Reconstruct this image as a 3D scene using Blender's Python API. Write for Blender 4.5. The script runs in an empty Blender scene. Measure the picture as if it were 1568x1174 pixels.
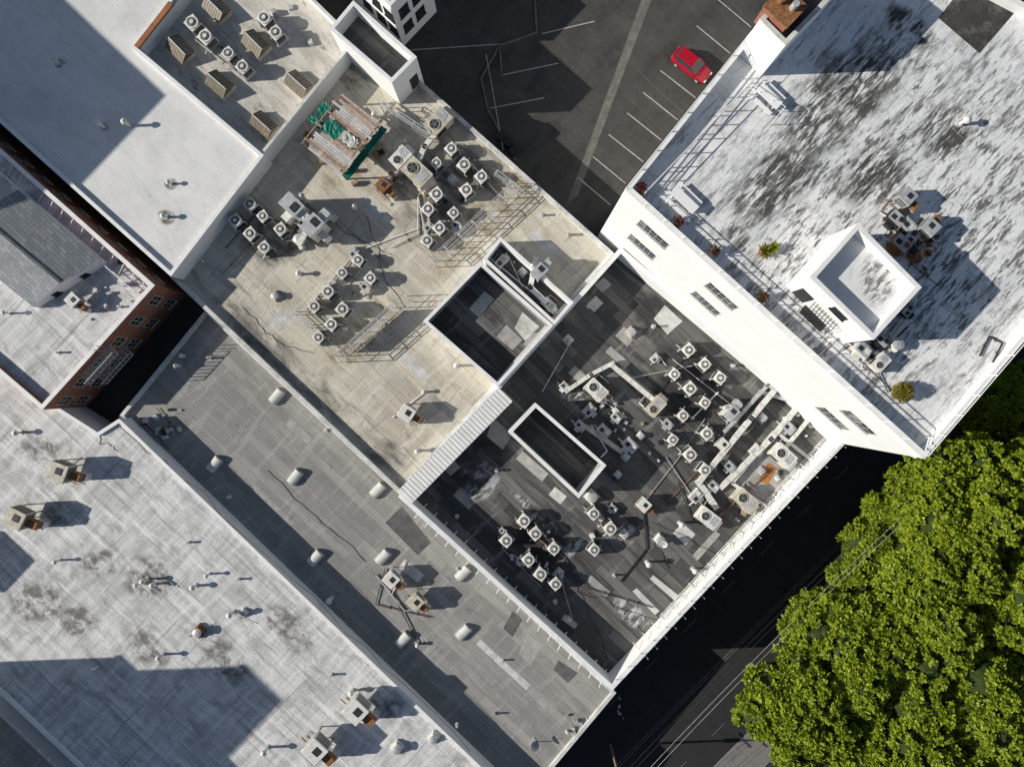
import bpy, math, random
import numpy as np
from mathutils import Vector
random.seed(7)
H=75.0; F=1086.0          # camera height (m) and focal length (px), used to back-project image pixels to metres
EL=27.0                   # sun elevation
ZD=2.7                    # tar roof deck level
def W(u,v,z):
    k=(H-z)/F
    return Vector(((u-784)*k,(587-v)*k,z))
A=math.radians(-43.5)     # block direction
scene=bpy.context.scene
# ------------------------------------------------------------------ materials
class NT:
    def __init__(s,name):
        s.m=bpy.data.materials.new(name); s.m.use_nodes=True
        s.t=s.m.node_tree; s.b=s.t.nodes['Principled BSDF']
        s.pos=s.t.nodes.new('ShaderNodeNewGeometry').outputs['Position']
    def n(s,k): return s.t.nodes.new(k)
    def l(s,a,b): s.t.links.new(a,b)
    def mapp(s,loc=(0,0,0),rot=0,sc=(1,1,1)):
        m=s.n('ShaderNodeMapping'); m.vector_type='TEXTURE'
        m.inputs[1].default_value=loc; m.inputs[2].default_value=(0,0,rot); m.inputs[3].default_value=sc
        s.l(s.pos,m.inputs[0]); return m.outputs[0]
    def noise(s,vec,scale,detail=6,rough=.6,dist=0):
        n=s.n('ShaderNodeTexNoise'); n.inputs['Scale'].default_value=scale; n.inputs['Detail'].default_value=detail
        n.inputs['Roughness'].default_value=rough; n.inputs['Distortion'].default_value=dist
        s.l(vec,n.inputs['Vector']); return n.outputs[0]
    def mr(s,x,a,b,c=0,d=1,smooth=False):
        n=s.n('ShaderNodeMapRange'); n.clamp=True
        if smooth: n.interpolation_type='SMOOTHSTEP'
        for i,q in enumerate((a,b,c,d)): n.inputs[i+1].default_value=q
        s.l(x,n.inputs[0]); return n.outputs[0]
    def math(s,op,a,b=None):
        n=s.n('ShaderNodeMath'); n.operation=op
        for i,q in enumerate((a,b)):
            if q is None: continue
            if isinstance(q,(int,float)): n.inputs[i].default_value=q
            else: s.l(q,n.inputs[i])
        return n.outputs[0]
    def mix(s,f,a,b):
        n=s.n('ShaderNodeMix'); n.data_type='RGBA'
        for i,q in ((0,f),(6,a),(7,b)):
            if isinstance(q,(int,float)): n.inputs[i].default_value=q
            elif isinstance(q,tuple): n.inputs[i].default_value=(*q,1)
            else: s.l(q,n.inputs[i])
        return n.outputs[2]
    def blob(s,u,v,z,ru,rv,rot=0,soft=.5):
        p=W(u,v,z); k=(H-z)/F
        vec=s.mapp(tuple(p),rot,(ru*k,rv*k,1000))
        n=s.n('ShaderNodeVectorMath'); n.operation='LENGTH'; s.l(vec,n.inputs[0])
        nn=s.noise(s.pos,.35,3); d=s.math('ADD',n.outputs['Value'],s.math('MULTIPLY',s.math('SUBTRACT',nn,.5),.9))
        return s.mr(d,1-soft,1,1,0,True)
    def done(s,col,rough=.85,bump=0,bscale=4,metal=0,spec=.3):
        if isinstance(col,tuple): s.b.inputs['Base Color'].default_value=(*col,1)
        else: s.l(col,s.b.inputs['Base Color'])
        s.b.inputs['Roughness'].default_value=rough; s.b.inputs['Metallic'].default_value=metal
        s.b.inputs['Specular IOR Level'].default_value=spec
        if bump:
            b=s.n('ShaderNodeBump'); b.inputs['Strength'].default_value=bump; b.inputs['Distance'].default_value=.1
            s.l(s.noise(s.pos,bscale,4),b.inputs['Height']); s.l(b.outputs[0],s.b.inputs['Normal'])
        return s.m
def simple(name,col,var=.25,scale=1.5,rough=.7,metal=0,dirt=None,bump=0):
    t=NT(name); c0=tuple(x*(1-var) for x in col); c1=tuple(min(1,x*(1+var*.5)) for x in col)
    c=t.mix(t.mr(t.noise(t.pos,scale,5,.7),.35,.65),c0,c1)
    if dirt: c=t.mix(t.mr(t.noise(t.pos,scale*.7,5,.75),.5,.7,0,.8),c,dirt)
    return t.done(c,rough,bump,6,metal)
def roof(name,base,layers,rot=A,seam=None,rolls=None,rough=.9,bump=.25):
    """layers: (color,(len,wid),lo,hi,strength,blobs|None[,rot])"""
    t=NT(name); c=base
    if rolls:
        (c1,c2,mort,rw,rh,strength)=rolls
        b=t.n('ShaderNodeTexBrick'); t.l(t.mapp(rot=rot),b.inputs['Vector'])
        b.inputs['Color1'].default_value=(*c1,1); b.inputs['Color2'].default_value=(*c2,1); b.inputs['Mortar'].default_value=(*mort,1)
        b.inputs['Scale'].default_value=1; b.inputs['Brick Width'].default_value=rw; b.inputs['Row Height'].default_value=rh
        b.inputs['Mortar Size'].default_value=.035; b.inputs['Mortar Smooth'].default_value=.6
        c=t.mix(strength,base,b.outputs['Color'])
    i=0
    for L in layers:
        col,(ln,wd),lo,hi,st,bl=L[:6]; r=L[6] if len(L)>6 else rot
        i+=1
        f=t.noise(t.mapp((13.7*i,7.1*i,0),r,(ln,wd,1)),1,7,.7,.3)
        f=t.mr(f,lo,hi,0,st)
        if bl:
            m=None
            for q in bl:
                bb=t.blob(*q); m=bb if m is None else t.math('MAXIMUM',m,bb)
            f=t.math('MULTIPLY',f,m)
        c=t.mix(f,c,col)
    if seam:
        sp,wd,scol,st=seam
        sx=t.n('ShaderNodeSeparateXYZ'); t.l(t.mapp(rot=rot),sx.inputs[0])
        wob=t.math('MULTIPLY',t.noise(t.pos,.3,2),.25)
        y=t.math('ADD',sx.outputs[1],wob)
        f=t.math('LESS_THAN',t.math('FLOORED_MODULO',y,sp),wd)
        f=t.math('MULTIPLY',f,t.mr(t.noise(t.pos,.5,3),.3,.7,st*.2,st))
        c=t.mix(f,c,scol)
    c2=t.n('ShaderNodeHueSaturation'); t.l(c,c2.inputs['Color']) if not isinstance(c,tuple) else None
    t.l(t.mr(t.noise(t.pos,9,4,.8),.3,.7,.80,1.16),c2.inputs['Value'])
    return t.done(c2.outputs[0],rough,bump,3)
B=A+math.pi/2
white=simple('white_paint',(.86,.86,.86),.05,.4,.6)
whitec=simple('white_coping',(.84,.84,.84),.12,.8,.6)
greyc=simple('weathered_coping',(.66,.66,.64),.25,.9,.7,dirt=(.35,.34,.32))
galv=simple('galvanised_steel',(.55,.56,.57),.25,2,.45,.3)
unitm=simple('painted_sheet_metal',(.72,.71,.67),.15,2.5,.55,dirt=(.5,.47,.42))
beigeu=simple('beige_sheet_metal',(.58,.54,.45),.25,2.5,.6,dirt=(.34,.28,.2))
darkm=simple('dark_grille',(.035,.036,.04),.4,5,.5)
blackm=simple('black_steel',(.03,.03,.032),.3,3,.5)
rust=simple('rusty_steel',(.30,.14,.06),.5,3,.85,dirt=(.12,.06,.035))
wood=simple('weathered_wood',(.36,.27,.2),.35,3,.85)
pinkw=simple('faded_boards',(.50,.38,.33),.35,3,.85,dirt=(.6,.55,.5))
teal=simple('green_tarp',(.008,.17,.12),.35,1,.5)
glass=NT('window_glass').done((.03,.04,.05),.1,spec=.8)
skyg=simple('skylight_glass',(.15,.125,.09),.35,3,.3,dirt=(.30,.23,.14))
fanm=simple('fan_blade',(.16,.16,.16),.3,3,.5)
t=NT('red_brick'); b=t.n('ShaderNodeTexBrick')
sx=t.n('ShaderNodeSeparateXYZ'); t.l(t.mapp(rot=A),sx.inputs[0]); cx=t.n('ShaderNodeCombineXYZ')
t.l(t.math('ADD',sx.outputs[0],sx.outputs[1]),cx.inputs[0]); t.l(sx.outputs[2],cx.inputs[1]); t.l(cx.outputs[0],b.inputs['Vector'])
b.inputs['Color1'].default_value=(.40,.15,.09,1); b.inputs['Color2'].default_value=(.26,.095,.06,1); b.inputs['Mortar'].default_value=(.3,.22,.18,1)
b.inputs['Scale'].default_value=1; b.inputs['Brick Width'].default_value=.5; b.inputs['Row Height'].default_value=.2; b.inputs['Mortar Size'].default_value=.012
brick=t.done(t.mix(t.mr(t.noise(t.pos,.6,6),.4,.7,0,.5),b.outputs['Color'],(.17,.085,.06)),.9,.2)
lotm=roof('asphalt_lot',(.068,.065,.061),[((.035,.034,.033),(2,5),.45,.7,.8,None),((.11,.106,.098),(6,2),.5,.75,.6,None),((.02,.02,.02),(.7,.7),.60,.68,.75,None),((.14,.135,.125),(12,.25),.6,.68,.5,None),((.025,.025,.025),(5,.2),.62,.67,.7,None,B)],bump=.2)
roadm=roof('road_asphalt',(.030,.030,.032),[((.018,.018,.018),(1,9),.45,.7,.7,None,B)])
walkm=roof('sidewalk_concrete',(.22,.21,.2),[((.1,.1,.1),(1,1),.5,.75,.6,None)],seam=(1.5,.04,(.08,.08,.08),.8))
groundm=roof('ground_soil',(.05,.048,.045),[((.03,.03,.03),(4,4),.45,.7,.8,None)])
concm=simple('concrete_strip',(.16,.155,.14),.3,1,.9,dirt=(.1,.1,.09))
linem=simple('road_paint',(.48,.48,.48),.3,3,.8,dirt=(.16,.16,.16))
linew=simple('worn_road_paint',(.14,.14,.14),.4,2,.8,dirt=(.04,.04,.04))
redcar=NT('red_car_paint').done((.33,.006,.02),.25,spec=.6)
# roofs
r_beige=roof('beige_roof_coating',(.62,.58,.49),[
  ((.43,.40,.335),(14,2.2),.42,.62,.85,None),((.75,.72,.64),(9,1.3),.5,.68,.85,None,B),((.29,.265,.22),(4,.9),.54,.68,.85,None),((.34,.315,.265),(2.5,.5),.56,.66,.7,None,B),
  ((.13,.12,.11),(4,1.6),.40,.58,.88,[(430,550,3.7,190,30,A),(585,690,3.7,60,30,A),(690,270,3.7,115,75,B),(420,370,3.7,60,50,0),(535,110,3.7,60,45,A)]),
  ((.25,.175,.085),(2,.8),.44,.62,.85,[(725,350,3.7,120,34,B),(560,510,3.7,100,34,B),(800,290,3.7,45,35,0),(540,240,3.7,90,60,0)])],
  seam=(2.1,.07,(.22,.2,.17),.75),bump=.3)
r_dark=roof('tar_roof',(.095,.093,.09),[
  ((.045,.045,.048),(9,1.5),.44,.62,.75,None),((.27,.262,.245),(12,.9),.54,.70,.75,None),((.34,.33,.31),(6,1.2),.58,.72,.7,None,B),
  ((.6,.61,.63),(1.3,.5),.48,.56,.85,[(735,737,ZD,38,34,A),(825,790,ZD,70,10,A),(875,840,ZD,38,12,B),(968,940,ZD,42,20,A),(880,605,ZD,26,10,0),(960,815,ZD,18,20,0)],B),
  ((.022,.022,.024),(3,2),.36,.56,.8,[(1060,600,ZD,100,70,A),(830,830,ZD,80,55,A),(720,700,ZD,90,60,B),(1000,480,ZD,50,40,A)])],
  rolls=((.055,.055,.057),(.21,.205,.195),(.025,.025,.025),5.5,1.0,.8),bump=.3)
r_grey=roof('grey_cap_sheet_roof',(.31,.30,.285),[
  ((.22,.215,.205),(9,1.5),.45,.62,.8,None),((.43,.42,.40),(7,1.0),.52,.68,.8,None,B),((.13,.13,.13),(1.6,.8),.60,.70,.7,None),((.47,.46,.44),(3,.15),.6,.66,.6,None)],
  rolls=((.25,.245,.235),(.37,.36,.34),(.16,.16,.155),8,1.0,.75),bump=.25)
r_ll=roof('aluminium_coated_roof',(.68,.68,.68),[
  ((.45,.455,.46),(6,.8),.42,.60,.9,None,B),((.85,.85,.84),(6,.7),.50,.66,.85,None,A),((.36,.36,.36),(2.5,1.6),.52,.66,.85,None),
  ((.15,.14,.125),(1.3,1.1),.42,.58,.92,[(55,925,4.2,55,45,0),(150,860,4.2,38,28,0),(225,885,4.2,45,42,0),(345,1010,4.2,60,32,A),(85,790,4.2,36,30,0),(225,990,4.2,55,28,A),(440,960,4.2,55,32,A),(60,690,4.2,44,24,0),(590,1085,4.2,40,25,0),(120,950,4.2,40,30,0)]),
  ((.27,.27,.27),(12,.5),.56,.64,.6,None,A),((.24,.24,.24),(10,.4),.58,.65,.6,None,B)],bump=.3)
r_ul=roof('smooth_white_roof',(.76,.755,.745),[
  ((.62,.62,.62),(5,3),.42,.62,.85,None),((.82,.82,.80),(4,4),.5,.7,.6,None),((.42,.42,.42),(.9,.5),.61,.69,.6,None),((.5,.5,.5),(9,.4),.6,.68,.6,None),
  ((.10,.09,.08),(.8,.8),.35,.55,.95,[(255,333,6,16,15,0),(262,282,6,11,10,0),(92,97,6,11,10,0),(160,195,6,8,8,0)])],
  seam=(3.2,.05,(.45,.45,.46),.5),bump=.15)
r_white=roof('white_elastomeric_roof',(.82,.825,.83),[
  ((.62,.635,.66),(7,1.5),.45,.62,.8,None,B),((.87,.87,.87),(5,2),.5,.7,.6,None,A),((.33,.34,.35),(2.2,.4),.53,.61,.85,None,B),
  ((.05,.048,.045),(1.7,.38),.43,.53,.97,[(1185,280,18.5,100,56,B),(1290,150,18.5,150,70,B),(1390,40,18.5,60,30,A),(1135,370,18.5,35,20,A),(1345,270,18.5,70,60,B),(1450,200,18.5,60,50,B)],B),
  ((.09,.088,.085),(1.5,.4),.50,.59,.9,[(1370,330,18.5,400,330,B)],B),((.42,.41,.38),(3,1.2),.55,.68,.6,None,A)],
  seam=(2.6,.05,(.5,.51,.53),.6),bump=.2)
r_well=roof('equipment_roof_coating',(.64,.61,.55),[((.42,.40,.36),(4,1.2),.42,.60,.85,None),((.16,.15,.14),(1.5,.8),.58,.68,.8,None)],bump=.25)
r_brown=roof('brown_roof',(.07,.06,.055),[((.15,.12,.1),(2,1),.5,.7,.7,None)])
r_box=roof('white_box_roof',(.74,.745,.75),[((.12,.12,.12),(1.0,.35),.45,.56,.88,[(1345,425,21.9,38,46,0)],B),((.5,.5,.5),(1,1),.5,.7,.5,None)])
shingle=roof('blue_shingle',(.27,.29,.31),[((.17,.185,.2),(1,1),.45,.65,.6,None)],rolls=((.22,.24,.26),(.34,.36,.38),(.13,.14,.15),.9,.35,.85))
patchl=simple('light_roof_patch',(.60,.595,.58),.25,1.2,.9,dirt=(.35,.35,.34))
patchm=simple('grey_roof_patch',(.37,.365,.35),.25,1.2,.9)
patchd=simple('dark_roof_patch',(.12,.12,.12),.3,1.2,.9)
orange=simple('orange_mat',(.42,.17,.05),.4,3,.8,dirt=(.35,.3,.25))
# ------------------------------------------------------------------ mesh builder
class MB:
    def __init__(s): s.v=[];s.f=[];s.m=[];s.mats=[]
    def mi(s,m):
        if m not in s.mats: s.mats.append(m)
        return s.mats.index(m)
    def add(s,vs,fs,m):
        o=len(s.v); i=s.mi(m); s.v+=[tuple(x) for x in vs]; s.f+=[tuple(k+o for k in f) for f in fs]; s.m+=[i]*len(fs)
    def box(s,c,d,m,rz=0,tp=1.0):
        cx,cy,cz=c; hx,hy=d[0]/2,d[1]/2; vs=[]
        for z,k in ((cz,1),(cz+d[2],tp)):
            for sx,sy in ((-1,-1),(1,-1),(1,1),(-1,1)):
                x,y=sx*hx*k,sy*hy*k
                vs.append((cx+x*math.cos(rz)-y*math.sin(rz),cy+x*math.sin(rz)+y*math.cos(rz),z))
        s.add(vs,[(3,2,1,0),(4,5,6,7),(0,1,5,4),(1,2,6,5),(2,3,7,6),(3,0,4,7)],m)
    def cyl(s,c,r,h,m,n=14,r2=None):
        r2=r if r2 is None else r2; vs=[]
        for z,q in ((0,r),(h,r2)):
            for i in range(n):
                a=2*math.pi*i/n; vs.append((c[0]+q*math.cos(a),c[1]+q*math.sin(a),c[2]+z))
        s.add(vs,[tuple(range(n))[::-1],tuple(range(n,2*n))]+[(i,(i+1)%n,n+(i+1)%n,n+i) for i in range(n)],m)
    def tube(s,p,q,r,m,n=6,r2=None):
        p=Vector(p);q=Vector(q);d=q-p
        if d.length<1e-5: return
        d.normalize(); u=d.orthogonal().normalized(); w=d.cross(u); r2=r if r2 is None else r2; vs=[]
        for c,rr in ((p,r),(q,r2)):
            for i in range(n):
                a=2*math.pi*(i+.5)/n; vs.append(c+u*rr*math.cos(a)+w*rr*math.sin(a))
        s.add(vs,[tuple(range(n))[::-1],tuple(range(n,2*n))]+[(i,(i+1)%n,n+(i+1)%n,n+i) for i in range(n)],m)
    def beam(s,p,q,w,h,m):
        p=Vector(p);q=Vector(q);d=(q-p); L=d.length
        if L<1e-5: return
        d.normalize(); side=Vector((-d.y,d.x,0)); side=side.normalized() if side.length>1e-4 else Vector((1,0,0)); up=side.cross(d)*-1
        vs=[]
        for c in (p,q):
            for a,b in ((-1,-1),(1,-1),(1,1),(-1,1)): vs.append(c+side*a*w/2+up*b*h/2)
        s.add(vs,[(3,2,1,0),(4,5,6,7),(0,1,5,4),(1,2,6,5),(2,3,7,6),(3,0,4,7)],m)
    def obj(s,name,loc=(0,0,0),rz=0,parent=None):
        me=bpy.data.meshes.new(name); me.from_pydata([tuple(v) for v in s.v],[],s.f)
        for m in s.mats: me.materials.append(m)
        me.polygons.foreach_set('material_index',s.m)
        import bmesh
        bm=bmesh.new(); bm.from_mesh(me); bmesh.ops.recalc_face_normals(bm,faces=bm.faces); bm.to_mesh(me); bm.free()
        o=bpy.data.objects.new(name,me); scene.collection.objects.link(o)
        o.location=loc; o.rotation_euler=(0,0,rz)
        if parent: o.parent=parent
        return o
def inst(me,name,loc,rz=0,sc=1):
    o=bpy.data.objects.new(name,me); scene.collection.objects.link(o); o.location=loc; o.rotation_euler=(0,0,rz)
    o.scale=sc if hasattr(sc,'__len__') else (sc,sc,sc); return o
def ccw(p):
    a=sum(p[i].x*p[(i+1)%len(p)].y-p[(i+1)%len(p)].x*p[i].y for i in range(len(p)))
    return p if a>0 else p[::-1]
def building(name,px,zc,zd,zb,th,wm,cm,dm,im=None):
    P=ccw([W(u,v,zc) for u,v in px]); n=len(P); Q=[]
    for i in range(n):
        a=(P[i]-P[i-1]).normalized(); b=(P[(i+1)%n]-P[i]).normalized()
        n1=Vector((-a.y,a.x,0)); n2=Vector((-b.y,b.x,0)); Q.append(P[i]+(n1+n2)*th/(1+n1.dot(n2)))
    root=bpy.data.objects.new(name,None); scene.collection.objects.link(root)
    mb=MB(); z=lambda p,h:(p.x,p.y,h)
    for i in range(n):
        j=(i+1)%n
        mb.add([z(P[i],zb),z(P[j],zb),z(P[j],zc),z(P[i],zc)],[(0,1,2,3)],wm)
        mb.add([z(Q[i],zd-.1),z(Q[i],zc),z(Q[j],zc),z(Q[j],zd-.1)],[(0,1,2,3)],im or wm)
    mb.obj('walls',parent=root)
    mc=MB()
    for i in range(n):
        j=(i+1)%n
        e=(P[i]-Q[i])*.08; f=(P[j]-Q[j])*.08
        a,b,c,d=P[i]+e,P[j]+f,Q[j]-f,Q[i]-e
        mc.add([z(a,zc+.003),z(b,zc+.003),z(c,zc+.003),z(d,zc+.003),z(a,zc+.07),z(b,zc+.07),z(c,zc+.07),z(d,zc+.07)],
               [(4,5,6,7),(0,1,5,4),(2,3,7,6),(0,3,2,1)],cm)
    mc.obj('coping',parent=root)
    md=MB(); md.add([z(q,zd) for q in Q],[tuple(range(n))],dm); md.obj('roof_deck',parent=root)
    return root
def sheet(name,px,z,m,parent=None):
    mb=MB(); P=ccw([W(u,v,z) for u,v in px]); mb.add(P,[tuple(range(len(P)))],m); return mb.obj(name,parent=parent)
def wallhit(u,v,Aw,Bw):
    d=Vector(((u-784)/F,(587-v)/F,-1)); e=Bw-Aw; n=Vector((e.y,-e.x,0)); k=(n.x*Aw.x+n.y*Aw.y)/(n.x*d.x+n.y*d.y)
    return Vector((d.x*k,d.y*k,H-k))
def window(parent,c,Aw,Bw,w,h,fm=None,panes=4):
    e=(Bw-Aw); e.z=0; e.normalize(); n=Vector((e.y,-e.x,0))
    if n.dot(Vector((-c.x,-c.y,0)))<0: n=-n
    mb=MB(); fm=fm or galv
    def slab(a0,a1,z0,z1,d0,d1,m):
        vs=[]
        for d in (d0,d1):
            for a,zz in ((a0,z0),(a1,z0),(a1,z1),(a0,z1)): vs.append(c+e*a+n*d+Vector((0,0,zz)))
        mb.add(vs,[(3,2,1,0),(4,5,6,7),(0,1,5,4),(1,2,6,5),(2,3,7,6),(3,0,4,7)],m)
    slab(-w/2,w/2,-h/2,h/2,-.02,.012,glass)
    for s_ in (-1,1): slab(s_*w/2-.03,s_*w/2+.03,-h/2-.03,h/2+.03,-.01,.05,fm)
    slab(-w/2-.1,w/2+.1,-h/2-.12,-h/2-.035,-.01,.14,fm); slab(-w/2-.03,w/2+.03,h/2+.003,h/2+.06,-.01,.06,fm)
    for i in range(1,panes): a=-w/2+w*i/panes; slab(a-.03,a+.03,-h/2,h/2,.013,.035,fm)
    slab(-w/2,w/2,-.025,.025,.013,.04,fm)
    mb.obj('window',parent=parent)
# ------------------------------------------------------------------ ground, lot, street
def terr(x,y):
    s=(x-y)*.70711; q=min(1,max(0,(s-14)/12)); return -4*q*q*(3-2*q)
g=80*np.sinh(np.linspace(-3.2,3.2,141))/1.0
mb=MB(); N=len(g)
mb.v=[(x,y,terr(x,y)) for y in g for x in g]
mb.f=[(j*N+i,j*N+i+1,(j+1)*N+i+1,(j+1)*N+i) for j in range(N-1) for i in range(N-1)]
mb.m=[0]*len(mb.f); mb.mats=[groundm]; mb.obj('ground')
lot=sheet('parking_lot',[(560,40),(1010,470),(1330,-100),(1200,-300),(640,-250),(500,-60)],.012,lotm)
sheet('drainage_strip',[(990,-20),(1005,-20),(884,300),(868,312)],.016,concm)
ml=MB()
def line(u0,v0,u1,v1,w=.10,z=.018,m=linem):
    p=W(u0,v0,z);q=W(u1,v1,z);d=(q-p).normalized();s_=Vector((-d.y,d.x,0))*w/2
    ml.add([p-s_,q-s_,q+s_,p+s_],[(0,1,2,3)],m)
for a in [(1067,40,1118,82),(1011,108,1065,150),(985,142,1038,184),(960,173,1013,215),(932,206,985,248),(908,240,958,281),(885,272,935,314),(770,115,855,97),(750,166,833,150),(830,52,910,33),(625,77,765,68),(1100,0,1150,42)]: line(*a)
ml.obj('stall_markings')
mk=MB()
for a,b in [((765,70),(737,120)),((737,120),(747,168)),((747,168),(790,246)),((765,70),(822,50)),((822,50),(818,-20)),((765,70),(768,110))]:
    p=W(*a,.06);q=W(*b,.06); mk.beam(p,q,.2,.15,concm)
mk.obj('lot_kerb')
mf=MB()
for i in range(12):
    k=i/11; p=W(745+25*k,90+140*k,0); mf.tube(p,p+Vector((0,0,1.0)),.04,galv)
    if i: mf.tube(pp+Vector((0,0,1)),p+Vector((0,0,1)),.03,galv); mf.tube(pp+Vector((0,0,.55)),p+Vector((0,0,.55)),.02,galv)
    pp=p
mf.obj('lot_railing')
def st(s,t,z): return Vector(((s+t)*.70711,(t-s)*.70711,z))
def stsheet(name,s0,s1,t0,t1,z,m):
    mb=MB(); mb.add([st(s0,t0,z),st(s1,t0,z),st(s1,t1,z),st(s0,t1,z)],[(0,1,2,3)],m); return mb.obj(name)
stsheet('street',26.5,46,-400,400,-3.99,roadm)
def slab(name,s0,s1,m):
    mb=MB(); vs=[st(a,b,z) for z in (-4.1,-3.85) for a,b in ((s0,-400),(s1,-400),(s1,400),(s0,400))]
    mb.add(vs,[(4,5,6,7),(0,1,5,4),(1,2,6,5),(2,3,7,6),(3,0,4,7)],m); mb.obj(name)
slab('sidewalk',27.0,30.5,walkm); slab('sidewalk',46,50,walkm)
mm=MB()
for off in (38.2,38.5): mm.add([st(off,-300,-3.985),st(off+.1,-300,-3.985),st(off+.1,300,-3.985),st(off,300,-3.985)],[(0,1,2,3)],linew)
for i in range(-30,30):
    for off in (33.0,43.4): mm.add([st(off,i*6,-3.985),st(off+.1,i*6,-3.985),st(off+.1,i*6+2,-3.985),st(off,i*6+2,-3.985)],[(0,1,2,3)],linew)
mm.obj('lane_markings')
# ------------------------------------------------------------------ buildings
Wb=building('white_office_building',[(957,290),(1300,-136),(1870,165),(1415,702)],19.4,18.5,-6,.35,white,whitec,r_white)
sheet('roof_patch',[(1437,28),(1500,82),(1575,-5),(1560,-60),(1490,-40)],18.506,simple('tar_patch',(.06,.058,.056),.4,.8,.9,dirt=(.2,.2,.2)),Wb)
wa=W(957,290,19.4); wb_=W(1415,702,19.4)
for u,v,w,h,n in [(1000,358,3.1,1.6,5),(983,377,3.0,1.6,5),(1105,453,3.1,1.6,5),(1081,464,3.0,1.6,5),(1315,646,3.0,1.6,4),(1276,640,3.0,1.6,4)]:
    window(Wb,wallhit(u,v,wa,wb_),wa,wb_,w,h,None,n)
ml=MB(); e=(wb_-wa); e.z=0; e.normalize(); nn=Vector((e.y,-e.x,0)); 
if nn.dot(-wa)<0: nn=-nn
for zz in (18.3,): ml.beam(Vector((wa.x,wa.y,zz))+nn*.06,Vector((wb_.x,wb_.y,zz))+nn*.06,.14,.16,whitec)
ml.obj('cornice',parent=Wb)
Zb=building('beige_roofed_building',[(262,425),(556,46),(940,388),(613,757)],4.3,3.7,-6,.35,greyc,greyc,r_beige)
Db=building('tar_roofed_building',[(610,760),(950,379),(1297,672),(937,1056)],5.4,ZD,-6,.4,white,whitec,r_dark)
Gb=building('grey_roofed_building',[(183,637),(316,474),(943,1060),(802,1228)],2.65,2.2,-6,.3,greyc,greyc,r_grey)
Lb=building('warehouse_building',[(-300,290),(60,605),(150,662),(183,641),(800,1234),(560,1560),(330,1370),(-480,610)],4.45,4.2,-6,.3,white,whitec,r_ll)
building('neighbouring_warehouse',[(-520,630),(-8,1080),(322,1392),(-50,1700),(-800,1000)],3.6,3.2,-6,.3,white,greyc,r_grey)
Bb=building('brick_building',[(-330,-65),(237,437),(65,627),(-310,306)],7.0,6.35,-6,.35,brick,whitec,r_ll)
ba=W(237,437,7); bb_=W(65,627,7)
for k,zz in [(a,z_) for a in (.1,.27,.44,.61,.78,.93) for z_ in (4.8,2.0)]:
    p=ba.lerp(bb_,k); p.z=zz; window(Bb,p,ba,bb_,1.1,1.5,beigeu,2)
ua=W(-330,-65,7);
for k in np.linspace(.55,.97,9):
    p=ua.lerp(ba,float(k)); p.z=4.8; window(Bb,p,ua,ba,1.1,1.5,beigeu,2)
# braces behind the brick building's north parapet
mb=MB(); e=(ba-ua); e.z=0; L=e.length; e.normalize(); inn=Vector((e.y,-e.x,0)); inn=inn if inn.dot(W(65,627,7)-ba)>0 else -inn
for i in range(30):
    p=Vector((ba.x,ba.y,6.35))-e*(1.0+i*1.3)+inn*.45; mb.tube(p+Vector((0,0,.6)),p+inn*1.3,.05,whitec); mb.tube(p+inn*1.3,p+inn*1.3+Vector((0,0,.75)),.04,whitec)
p=Vector((ba.x,ba.y,7.1))-e*1.0+inn*1.75; mb.tube(p,p-e*38,.05,whitec); mb.tube(p-Vector((0,0,.4)),p-e*38-Vector((0,0,.4)),.04,whitec)
mb.obj('parapet_braces',parent=Bb)
building('white_roofed_building',[(262,423),(404,238),(208,72),(262,4),(420,-200),(100,-600),(-900,-500),(-320,-100)],6.3,6.0,-6,.3,white,whitec,r_ul)
mb=MB(); p=W(209,73,6.45); q_=W(262,5,6.45); mb.beam(p,q_,.5,.18,simple('terracotta_coping',(.36,.15,.07),.3,1)); mb.obj('terracotta_parapet_cap')
building('equipment_annex',[(209,75),(401,238),(545,62),(372,-108),(350,-100)],6.1,4.6,-6,.25,white,greyc,r_well)
TW=building('stair_tower',[(541,2),(638,88),(600,127),(505,45)],8.8,6.9,3.0,.3,white,whitec,r_dark)
RH=building('street_row_house',[(480,-100),(598,10),(655,-50),(540,-162)],8,7.6,-1,.3,white,whitec,r_grey)
for k in (.25,.6):
    for zz in (5.5,2.6):
        a=W(598,10,8); b=W(655,-50,8); p=a.lerp(b,k); p.z=zz; window(RH,p,a,b,1.2,1.5,blackm,2)
for k in (.55,.75,.92):
    for zz in (5.5,2.6):
        a=W(480,-100,8); b=W(598,10,8); p=a.lerp(b,k); p.z=zz; window(RH,p,a,b,1.2,1.5,blackm,2)
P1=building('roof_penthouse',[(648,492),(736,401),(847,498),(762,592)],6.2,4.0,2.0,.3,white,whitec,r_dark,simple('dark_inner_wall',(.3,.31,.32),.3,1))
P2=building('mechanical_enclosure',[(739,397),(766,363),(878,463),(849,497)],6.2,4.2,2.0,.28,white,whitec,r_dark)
building('light_shaft',[(820,617),(928,712),(886,762),(778,661)],6.0,2.9,2.0,.3,white,whitec,r_dark,simple('shaded_inner_wall',(.5,.5,.5),.3,.8))  # inner walls greyed: the shaft's shade is put into their colour
SB=building('rooftop_stairwell',[(1313,342),(1410,440),(1337,520),(1240,425)],23,22,17.5,.3,white,whitec,r_box)
sa=W(1240,425,23); sb=W(1337,520,23)
window(SB,wallhit(1285,480,sa,sb),sa,sb,1.3,.7,blackm,2)
mb=MB(); p=wallhit(1240,449,sa,sb); ee=(sb-sa).normalized(); nn=Vector((ee.y,-ee.x,0))
if nn.dot(-sa)<0: nn=-nn
mb.beam(Vector((p.x,p.y,19.6))-ee*.6+nn*.03,Vector((p.x,p.y,19.6))+ee*.6+nn*.03,.08,2.1,darkm); mb.obj('door',parent=SB)
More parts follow.
